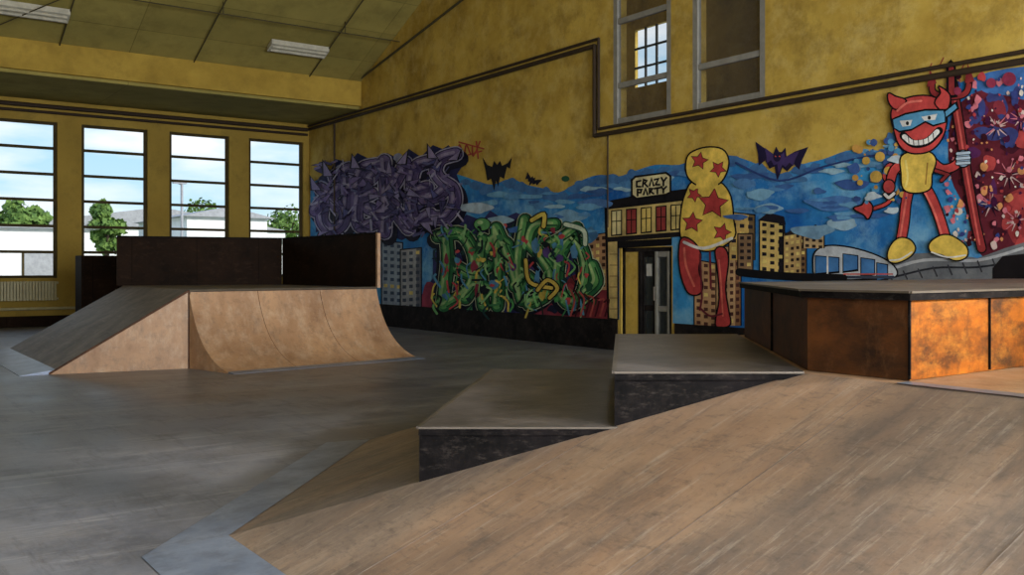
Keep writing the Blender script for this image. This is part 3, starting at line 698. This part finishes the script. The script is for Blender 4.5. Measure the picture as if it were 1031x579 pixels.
dv.ell(916, 124.5, 1.6, 2, K); dv.ell(938, 119, 1.6, 2, K)
dv.curve([(912, 137), (922, 145), (936, 143), (948, 132)], 8, K); dv.curve([(913, 138), (922, 144), (936, 142), (946, 133)], 5, WH)
for x, y in ((917, 141), (922, 144), (927, 144), (932, 143.4), (937, 141.5), (942, 137.5)): dv.line([(x, y-3.2), (x+.6, y+3.2)], .8, K)
dv.curve([(906, 112), (916, 104), (930, 102)], 2.2, (244, 110, 90))
dv.make()

# ------------------------------------------------ QUARTER PIPE with side bank (left)
q = MB('quarter_pipe_ramp'); ZD = 1.24
A = Vector((4.60, 15.32)); B = Vector((8.10, 15.65)); C = Vector((8.0, 19.9)); D = Vector((4.85, 20.6))
A0 = Vector((4.86, 14.22)); B0 = Vector((8.45, 14.72))
q.poly([(A.x, A.y, ZD), (B.x, B.y, ZD), (C.x, C.y, ZD), (D.x, D.y, ZD)], 'ply_grey')
q.poly([(B.x, B.y, ZD), (B.x, B.y, 0), (C.x, C.y, 0), (C.x, C.y, ZD)], 'brown')
q.poly([(C.x, C.y, ZD), (C.x, C.y, 0), (D.x, D.y, 0), (D.x, D.y, ZD)], 'brown')
NS = 14
def prof(t):
    x = 2*(1-t)*t*.20+t*t*1.0; z = (1-t)**2*ZD+2*(1-t)*t*.22
    return x, z
pa = [prof(i/NS) for i in range(NS+1)]
NX = 3
for i in range(NS):
    for j in range(NX):
        f0, f1 = j/NX, (j+1)/NX
        def pt(x, z, f):
            t_ = A.lerp(B, f); b_ = A0.lerp(B0, f); p = t_.lerp(b_, x); return (p.x, p.y, z+.003)
        q.poly([pt(*pa[i], f0), pt(*pa[i+1], f0), pt(*pa[i+1], f1), pt(*pa[i], f1)], 'ply_o')
for (t_, b_) in ((A, A0), (B, B0)):
    pts = [(t_.x, t_.y, 0)]+[(t_.lerp(b_, x).x, t_.lerp(b_, x).y, z) for x, z in pa]
    q.poly(pts, 'ply_o')
for f in (1/3, 2/3):
    for i in range(NS):
        p1 = A.lerp(B, f).lerp(A0.lerp(B0, f), pa[i][0]); p2 = A.lerp(B, f).lerp(A0.lerp(B0, f), pa[i+1][0])
        q.beam((p1.x, p1.y, pa[i][1]), (p2.x, p2.y, pa[i+1][1]), .006, .009, 'ply_rust')
q.tube((A.x, A.y-.01, ZD), (B.x, B.y-.01, ZD), .022, 'edge')
q.hull8([(A0.x, A0.y, .03), (B0.x, B0.y, .03), (B0.x, B0.y+.02, 0), (A0.x, A0.y+.02, 0)],
        [(A0.x+.03, A0.y-.16, .006), (B0.x+.05, B0.y-.16, .006), (B0.x+.05, B0.y-.16, 0), (A0.x+.03, A0.y-.16, 0)], 'metal')
E0 = Vector((2.62, 15.66)); E1 = Vector((2.62, 20.4))
q.poly([(A.x, A.y, ZD), (D.x, D.y, ZD), (E1.x, E1.y, 0), (E0.x, E0.y, 0)], 'ply_grey')
q.poly([(A.x, A.y, ZD), (E0.x, E0.y, 0), (A.x, A.y, 0)], 'ply_o')
q.poly([(D.x, D.y, ZD), (E1.x, E1.y, 0), (D.x, D.y, 0)], 'ply_o')
q.beam((A.x, A.y, ZD), (E0.x, E0.y, 0.01), .03, .03, 'ply_rust')
q.beam((A.x, A.y, 0), (A.x, A.y, ZD), .03, .03, 'ply_rust')
q.hull8([(E0.x+.1, E0.y, .07), (E1.x+.1, E1.y, .07), (E1.x+.1, E1.y, 0), (E0.x+.1, E0.y, 0)],
        [(E0.x-.4, E0.y-.02, .008), (E1.x-.4, E1.y, .008), (E1.x-.4, E1.y, 0), (E0.x-.4, E0.y-.02, 0)], 'metal')
def board(p, r_, z0, z1, k):
    q.beam((p[0], p[1], (z0+z1)/2), (r_[0], r_[1], (z0+z1)/2), .06, z1-z0, k)
board((4.72, 20.62), (8.0, 19.93), ZD, 2.24, 'brown'); board((8.03, 19.9), (8.18, 15.78), ZD, 2.24, 'brown')
q.beam((8.19, 15.76, ZD), (8.19, 15.76, 2.25), .09, .06, 'ply_o')
q.beam((4.72, 20.6, 2.25), (8.0, 19.91, 2.25), .09, .03, 'blk'); q.beam((8.03, 19.9, 2.25), (8.18, 15.78, 2.25), .09, .03, 'blk')
q.make()
mb = MB('storage_cabinet')
mb.box(4.75, 6.4, 24.2, 24.9, 0.08, 1.9, 'brown'); mb.box(4.8, 6.35, 24.25, 24.85, 0, .08, 'brown')
mb.box(4.8, 5.56, 24.17, 24.2, .12, 1.86, 'brown'); mb.box(5.6, 6.35, 24.17, 24.2, .12, 1.86, 'brown'); mb.box(5.5, 5.52, 24.14, 24.17, .9, 1.1, 'edge')
mb.make()

# ------------------------------------------------ FUNBOX in the foreground: bank, steps, deck, platform
P0 = Vector((1.80, 5.56)); R = Vector((Rx, Ry)); EA = Vector((.671, .742)).normalized()
TL = 3.46; HD = .985; LA = 3.15
def hip(t, e=0.0): p = P0+R*t+EA*e; return p
T = hip(TL); Tb = hip(TL, LA); Pb = hip(0, LA)
YE0 = -3.2; XE = 11.6
fb = MB('skate_funbox')
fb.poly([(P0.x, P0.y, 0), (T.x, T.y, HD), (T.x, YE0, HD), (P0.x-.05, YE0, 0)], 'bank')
# butt joints between the plywood sheets
def hip_at_y(y): t = (P0.y-y)/(P0.y-T.y)*TL; p = hip(t); return (p.x, y, HD*t/TL+.0006)
def foot(y): return (1.80-.05*(P0.y-y)/(P0.y-YE0), y, .0006)
for y in (4.22, 2.98, 1.76, .54, -.68, -1.9):
    e_ = hip_at_y(y) if y > T.y else (T.x, y, HD+.0006)
    fb.beam(foot(y), e_, .003, .001, 'ply_grey')
fb.poly([(P0.x, P0.y, 0), (T.x, T.y, HD), (Tb.x, Tb.y, HD), (Pb.x, Pb.y, 0)], 'ply')
fb.poly([(T.x, T.y, HD), (T.x, YE0, HD), (XE, YE0, HD), (XE, 5.85, HD), (Tb.x, Tb.y, HD)], 'ply_o')
fb.poly([(Pb.x, Pb.y, 0), (Tb.x, Tb.y, 0), (Tb.x, Tb.y, HD)], 'ply_rust')
fb.poly([(Tb.x, Tb.y, 0), (Tb.x, Tb.y, HD), (XE, 5.85, HD), (XE, 5.85, 0)], 'ply_rust')
fb.poly([(XE, 5.85, HD), (XE, 5.85, 0), (XE, YE0, 0), (XE, YE0, HD)], 'ply_rust')
fb.poly([(P0.x-.05, YE0, 0), (T.x, YE0, HD), (XE, YE0, HD), (XE, YE0, 0)], 'ply_rust')
w_ = .30
def rise(w): return w*HD/TL
fb.poly([(P0.x+.1*Rx, P0.y+.1*Ry, rise(.1)+.004), (Pb.x+.1*Rx, Pb.y+.1*Ry, rise(.1)+.004), (Pb.x-w_*Rx, Pb.y-w_*Ry, .004), (P0.x-.42, P0.y-.1, .004)], 'metal')
fb.poly([(P0.x+.1*Rx, P0.y+.1*Ry, rise(.1)+.004), (P0.x+.05, YE0, .03), (P0.x-.42, YE0, .004), (P0.x-.42, P0.y-.1, .004)], 'metal')
fb.poly([(T.x-.02, 2.93, HD+.004), (T.x+.10, 2.93, HD+.004), (T.x+.10, YE0, HD+.004), (T.x-.02, YE0, HD-.004)], 'metal')
fb.make()
lb = MB('unseen_shade_box')  # added out of view to shade the near end of the bank
lb.box(4.95, 11.3, -.15, .6, HD+.005, 1.90, 'ply_rust'); lb.box(4.92, 11.33, -.18, .63, 1.90, 1.95, 'blk', 'deck')
lb.beam((4.92, .63, 1.945), (11.33, .63, 1.945), .04, .03, 'edge'); lb.beam((4.92, -.18, 1.945), (11.33, -.18, 1.945), .04, .03, 'edge')
lb.make()

def step(t0, t1, z1, name):
    s = MB(name)
    zb = t0*HD/TL
    a0, a1 = hip(t0, -.012), hip(t1, -.012); b0, b1 = hip(t0, LA), hip(t1, LA)
    zt = z1-.05
    s.poly([(a0.x, a0.y, zb), (a1.x, a1.y, z1-.01), (a1.x, a1.y, zt+.03), (a0.x, a0.y, zt)], 'blk')
    s.poly([(a0.x, a0.y, zb), (a0.x, a0.y, zt), (b0.x, b0.y, zt), (b0.x, b0.y, zb)], 'blk')
    s.poly([(b0.x, b0.y, zb), (b0.x, b0.y, zt), (b1.x, b1.y, zt), (b1.x, b1.y, z1-.01)], 'blk')
    c0, c1 = hip(t0, -.03), hip(t1+.01, -.03)
    s.prism([(c0.x, c0.y), (c1.x, c1.y), (b1.x, b1.y), (b0.x, b0.y)], zt, z1, 'blk', 'deck')
    s.beam((c0.x, c0.y, z1-.006), (c1.x, c1.y, z1-.006), .016, .012, 'edge')
    s.beam((c0.x, c0.y, z1-.006), (b0.x, b0.y, z1-.006), .03, .014, 'edge')
    s.make()
U2T = 5.56/F
t1a = (423-213)*U2T; t1b = (619.5-213)*U2T
step(t1a, t1b+.01, .674, 'skate_step')
step(t1b, TL-.0, HD+.012, 'skate_step')

pf = MB('skate_platform'); PZ = 1.475
pl = [(4.76, 2.95), (XE-.05, 3.02), (XE-.05, 5.75), (6.64, 5.72), (4.74, 3.60)]
pf.prism(pl, HD+.004, PZ-.05, 'ply_rust', None, ['ply_amber', 'ply_rust', 'ply_rust', 'ply_rust', 'ply_rust'])
pl2 = [(4.72, 2.92), (XE-.03, 2.99), (XE-.03, 5.78), (6.62, 5.76), (4.70, 3.62)]
pf.prism(pl2, PZ-.05, PZ, 'blk', 'deck')
for x in (5.6, 6.85, 8.1): pf.box(x-.003, x+.003, 2.945, 2.97, HD+.01, PZ-.05, 'blk')
v0 = Vector(pl[4]).lerp(Vector(pl[3]), .45); pf.beam((v0.x-.004, v0.y+.004, HD+.01), (v0.x-.004, v0.y+.004, PZ-.05), .015, .015, 'blk')
pf.beam((4.757, 2.947, HD+.01), (4.757, 2.947, PZ-.05), .012, .012, 'blk')
pf.beam((4.72, 2.92, PZ-.005), (XE-.05, 2.99, PZ-.005), .02, .012, 'edge'); pf.beam((4.72, 2.92, PZ-.005), (4.70, 3.62, PZ-.005), .02, .012, 'edge'); pf.beam((4.70, 3.62, PZ-.005), (6.62, 5.76, PZ-.005), .02, .012, 'edge')
pf.make()

# ------------------------------------------------ OUTSIDE
mb = MB('ground_outside'); mb.box(-150, 200, WY+.36, 300, -.3, -.1, 'grass'); mb.box(-60, 90, WY+2, 46, -.1, -.06, 'roofg'); mb.make()
def hall(name, x0, x1, y0, y1, z, ridge, k='white'):
    mb = MB(name); mb.box(x0, x1, y0, y1, -.1, z, k)
    pl = [(x0-.4, z), (x1+.4, z), ((x0+x1)/2, z+ridge)]
    mb.hull8([(p[0], y0-.4, p[1]) for p in pl], [(p[0], y1, p[1]) for p in pl], 'roofg')
    n_ = int((x1-x0)/4)
    for i in range(n_):
        x = x0+2+4*i; mb.box(x-.8, x+.8, y0-.04, y0, 1.0, 2.4, 'frame'); mb.box(x-.7, x+.7, y0-.06, y0-.03, 1.1, 2.3, 'roofg')
    mb.make()
hall('white_outbuilding', -14, 10.2, 50, 60, 3.5, .4)
hall('white_outbuilding', 15.5, 20, 52, 62, 4.4, .6)
hall('white_outbuilding', 10, 30, 74, 86, 4.6, 1.6)
hall('white_outbuilding', 21, 44, 54, 62, 3.2, .4)
mb = MB('lamp_post'); mb.tube((12.8, 43.7, -.1), (12.8, 43.7, 5.4), .06, 'roofg'); mb.tube((12.8, 43.7, 5.4), (12.5, 43.7, 5.5), .05, 'roofg'); mb.box(12.4, 13.0, 43.6, 43.8, 5.42, 5.56, 'roofg'); mb.make()
def tree(x, y, h_, r_, seed):
    rn = random.Random(seed); mb = MB('tree'); mb.tube((x, y, -.1), (x, y, h_*.7), .2, 'bark')
    for c in range(16):
        a = rn.uniform(0, 6.28); rr_ = rn.uniform(.0, r_); zc = rn.uniform(h_*.45, h_*.9); cx, cy = x+math.cos(a)*rr_, y+math.sin(a)*rr_; cr = r_*rn.uniform(.35, .6)
        mb.tube((x, y, h_*.4), (cx, cy, zc), .05, 'bark', 5)
        for i in range(130):
            d_ = Vector((rn.gauss(0, 1), rn.gauss(0, 1), rn.gauss(0, 1))).normalized()*cr*rn.uniform(.6, 1)
            p = Vector((cx, cy, zc))+d_; s1 = Vector((rn.gauss(0, 1), rn.gauss(0, 1), rn.gauss(0, 1))).normalized()*.22; s2 = s1.cross(d_).normalized()*.18
            mb.poly([p-s1, p+s2, p+s1, p-s2], 'leaf')
    mb.make()
tree(9.5, 66, 6.2, 1.5, 1); tree(14.9, 68, 6.8, 1.1, 2); tree(28.5, 90, 7.6, 2.8, 3); tree(37, 92, 7.4, 3.2, 4); tree(-2, 70, 6, 3, 5); tree(33, 94, 7.2, 2.8, 6)

# ------------------------------------------------ LIGHT
w = bpy.data.worlds.new('World'); sc.world = w; w.use_nodes = True
nt = w.node_tree; N = nt.nodes; L = nt.links; bgn = N['Background']
tc = N.new('ShaderNodeTexCoord'); sx = N.new('ShaderNodeSeparateXYZ'); L.new(tc.outputs['Generated'], sx.inputs[0])
cr = N.new('ShaderNodeValToRGB'); cr.color_ramp.elements[0].position = 0.0; cr.color_ramp.elements[0].color = lin((196, 220, 232))
cr.color_ramp.elements[1].position = .5; cr.color_ramp.elements[1].color = lin((100, 150, 206))
e = cr.color_ramp.elements.new(.16); e.color = lin((150, 198, 224))
L.new(sx.outputs['Z'], cr.inputs['Fac'])
mp = N.new('ShaderNodeMapping'); mp.inputs['Scale'].default_value = (1, 1, 3.2); L.new(tc.outputs['Generated'], mp.inputs[0])
nz = N.new('ShaderNodeTexNoise'); nz.inputs['Scale'].default_value = 5.0; nz.inputs['Detail'].default_value = 8; L.new(mp.outputs[0], nz.inputs['Vector'])
r2 = N.new('ShaderNodeValToRGB'); r2.color_ramp.elements[0].position = .42; r2.color_ramp.elements[1].position = .62; L.new(nz.outputs['Fac'], r2.inputs['Fac'])
mx = N.new('ShaderNodeMixRGB'); L.new(r2.outputs['Color'], mx.inputs['Fac']); L.new(cr.outputs['Color'], mx.inputs['Color1']); mx.inputs['Color2'].default_value = (.8, .83, .86, 1)
L.new(mx.outputs['Color'], bgn.inputs['Color']); bgn.inputs['Strength'].default_value = 1.35

def area(name, loc, rot, sx_, sy_, e_, col, portal=False):
    ld = bpy.data.lights.new(name, 'AREA'); ld.shape = 'RECTANGLE'; ld.size = sx_; ld.size_y = sy_; ld.energy = e_; ld.color = col
    if portal: ld.cycles.is_portal = True
    o = bpy.data.objects.new(name, ld); sc.collection.objects.link(o); o.location = loc; o.rotation_euler = rot; return o
for a, b_ in wins[:6]:
    area('window_portal', ((a+b_)/2, WY+.2, (WZ0+WZ1)/2), (-math.pi/2, 0, 0), b_-a, WZ1-WZ0, 1, (1, 1, 1), True)
for i, (a, b_) in enumerate(wins[:8]):
    area('daylight_back_window', ((a+b_)/2, YB-.25, (WZ0+WZ1)/2), (math.pi/2, 0, 0), b_-a-.1, WZ1-WZ0-.1, 650 if i < 4 else 260, (.97, .98, 1.0))
area('daylight_gallery', (gx1-.1, 17.6, 6.95), (0, math.pi/2, 0), 1.5, 1.5, 60, (.9, .95, 1))
sun = bpy.data.lights.new('sun', 'SUN'); sun.energy = 3.6; sun.angle = .05; sun.color = (1, .95, .87); so = bpy.data.objects.new('sun', sun); sc.collection.objects.link(so)
so.rotation_euler = Vector((-.45, .85, -.36)).to_track_quat('-Z', 'Y').to_euler()

# ------------------------------------------------ CAMERA
cam = bpy.data.cameras.new('camera'); co = bpy.data.objects.new('camera', cam); sc.collection.objects.link(co)
cam.lens = F/1031*36; cam.sensor_width = 36; cam.shift_y = -(289.5-HZ)/1031
co.location = (0, 0, EYE); co.rotation_euler = (math.pi/2, 0, -TH)
cam.clip_end = 600
sc.camera = co
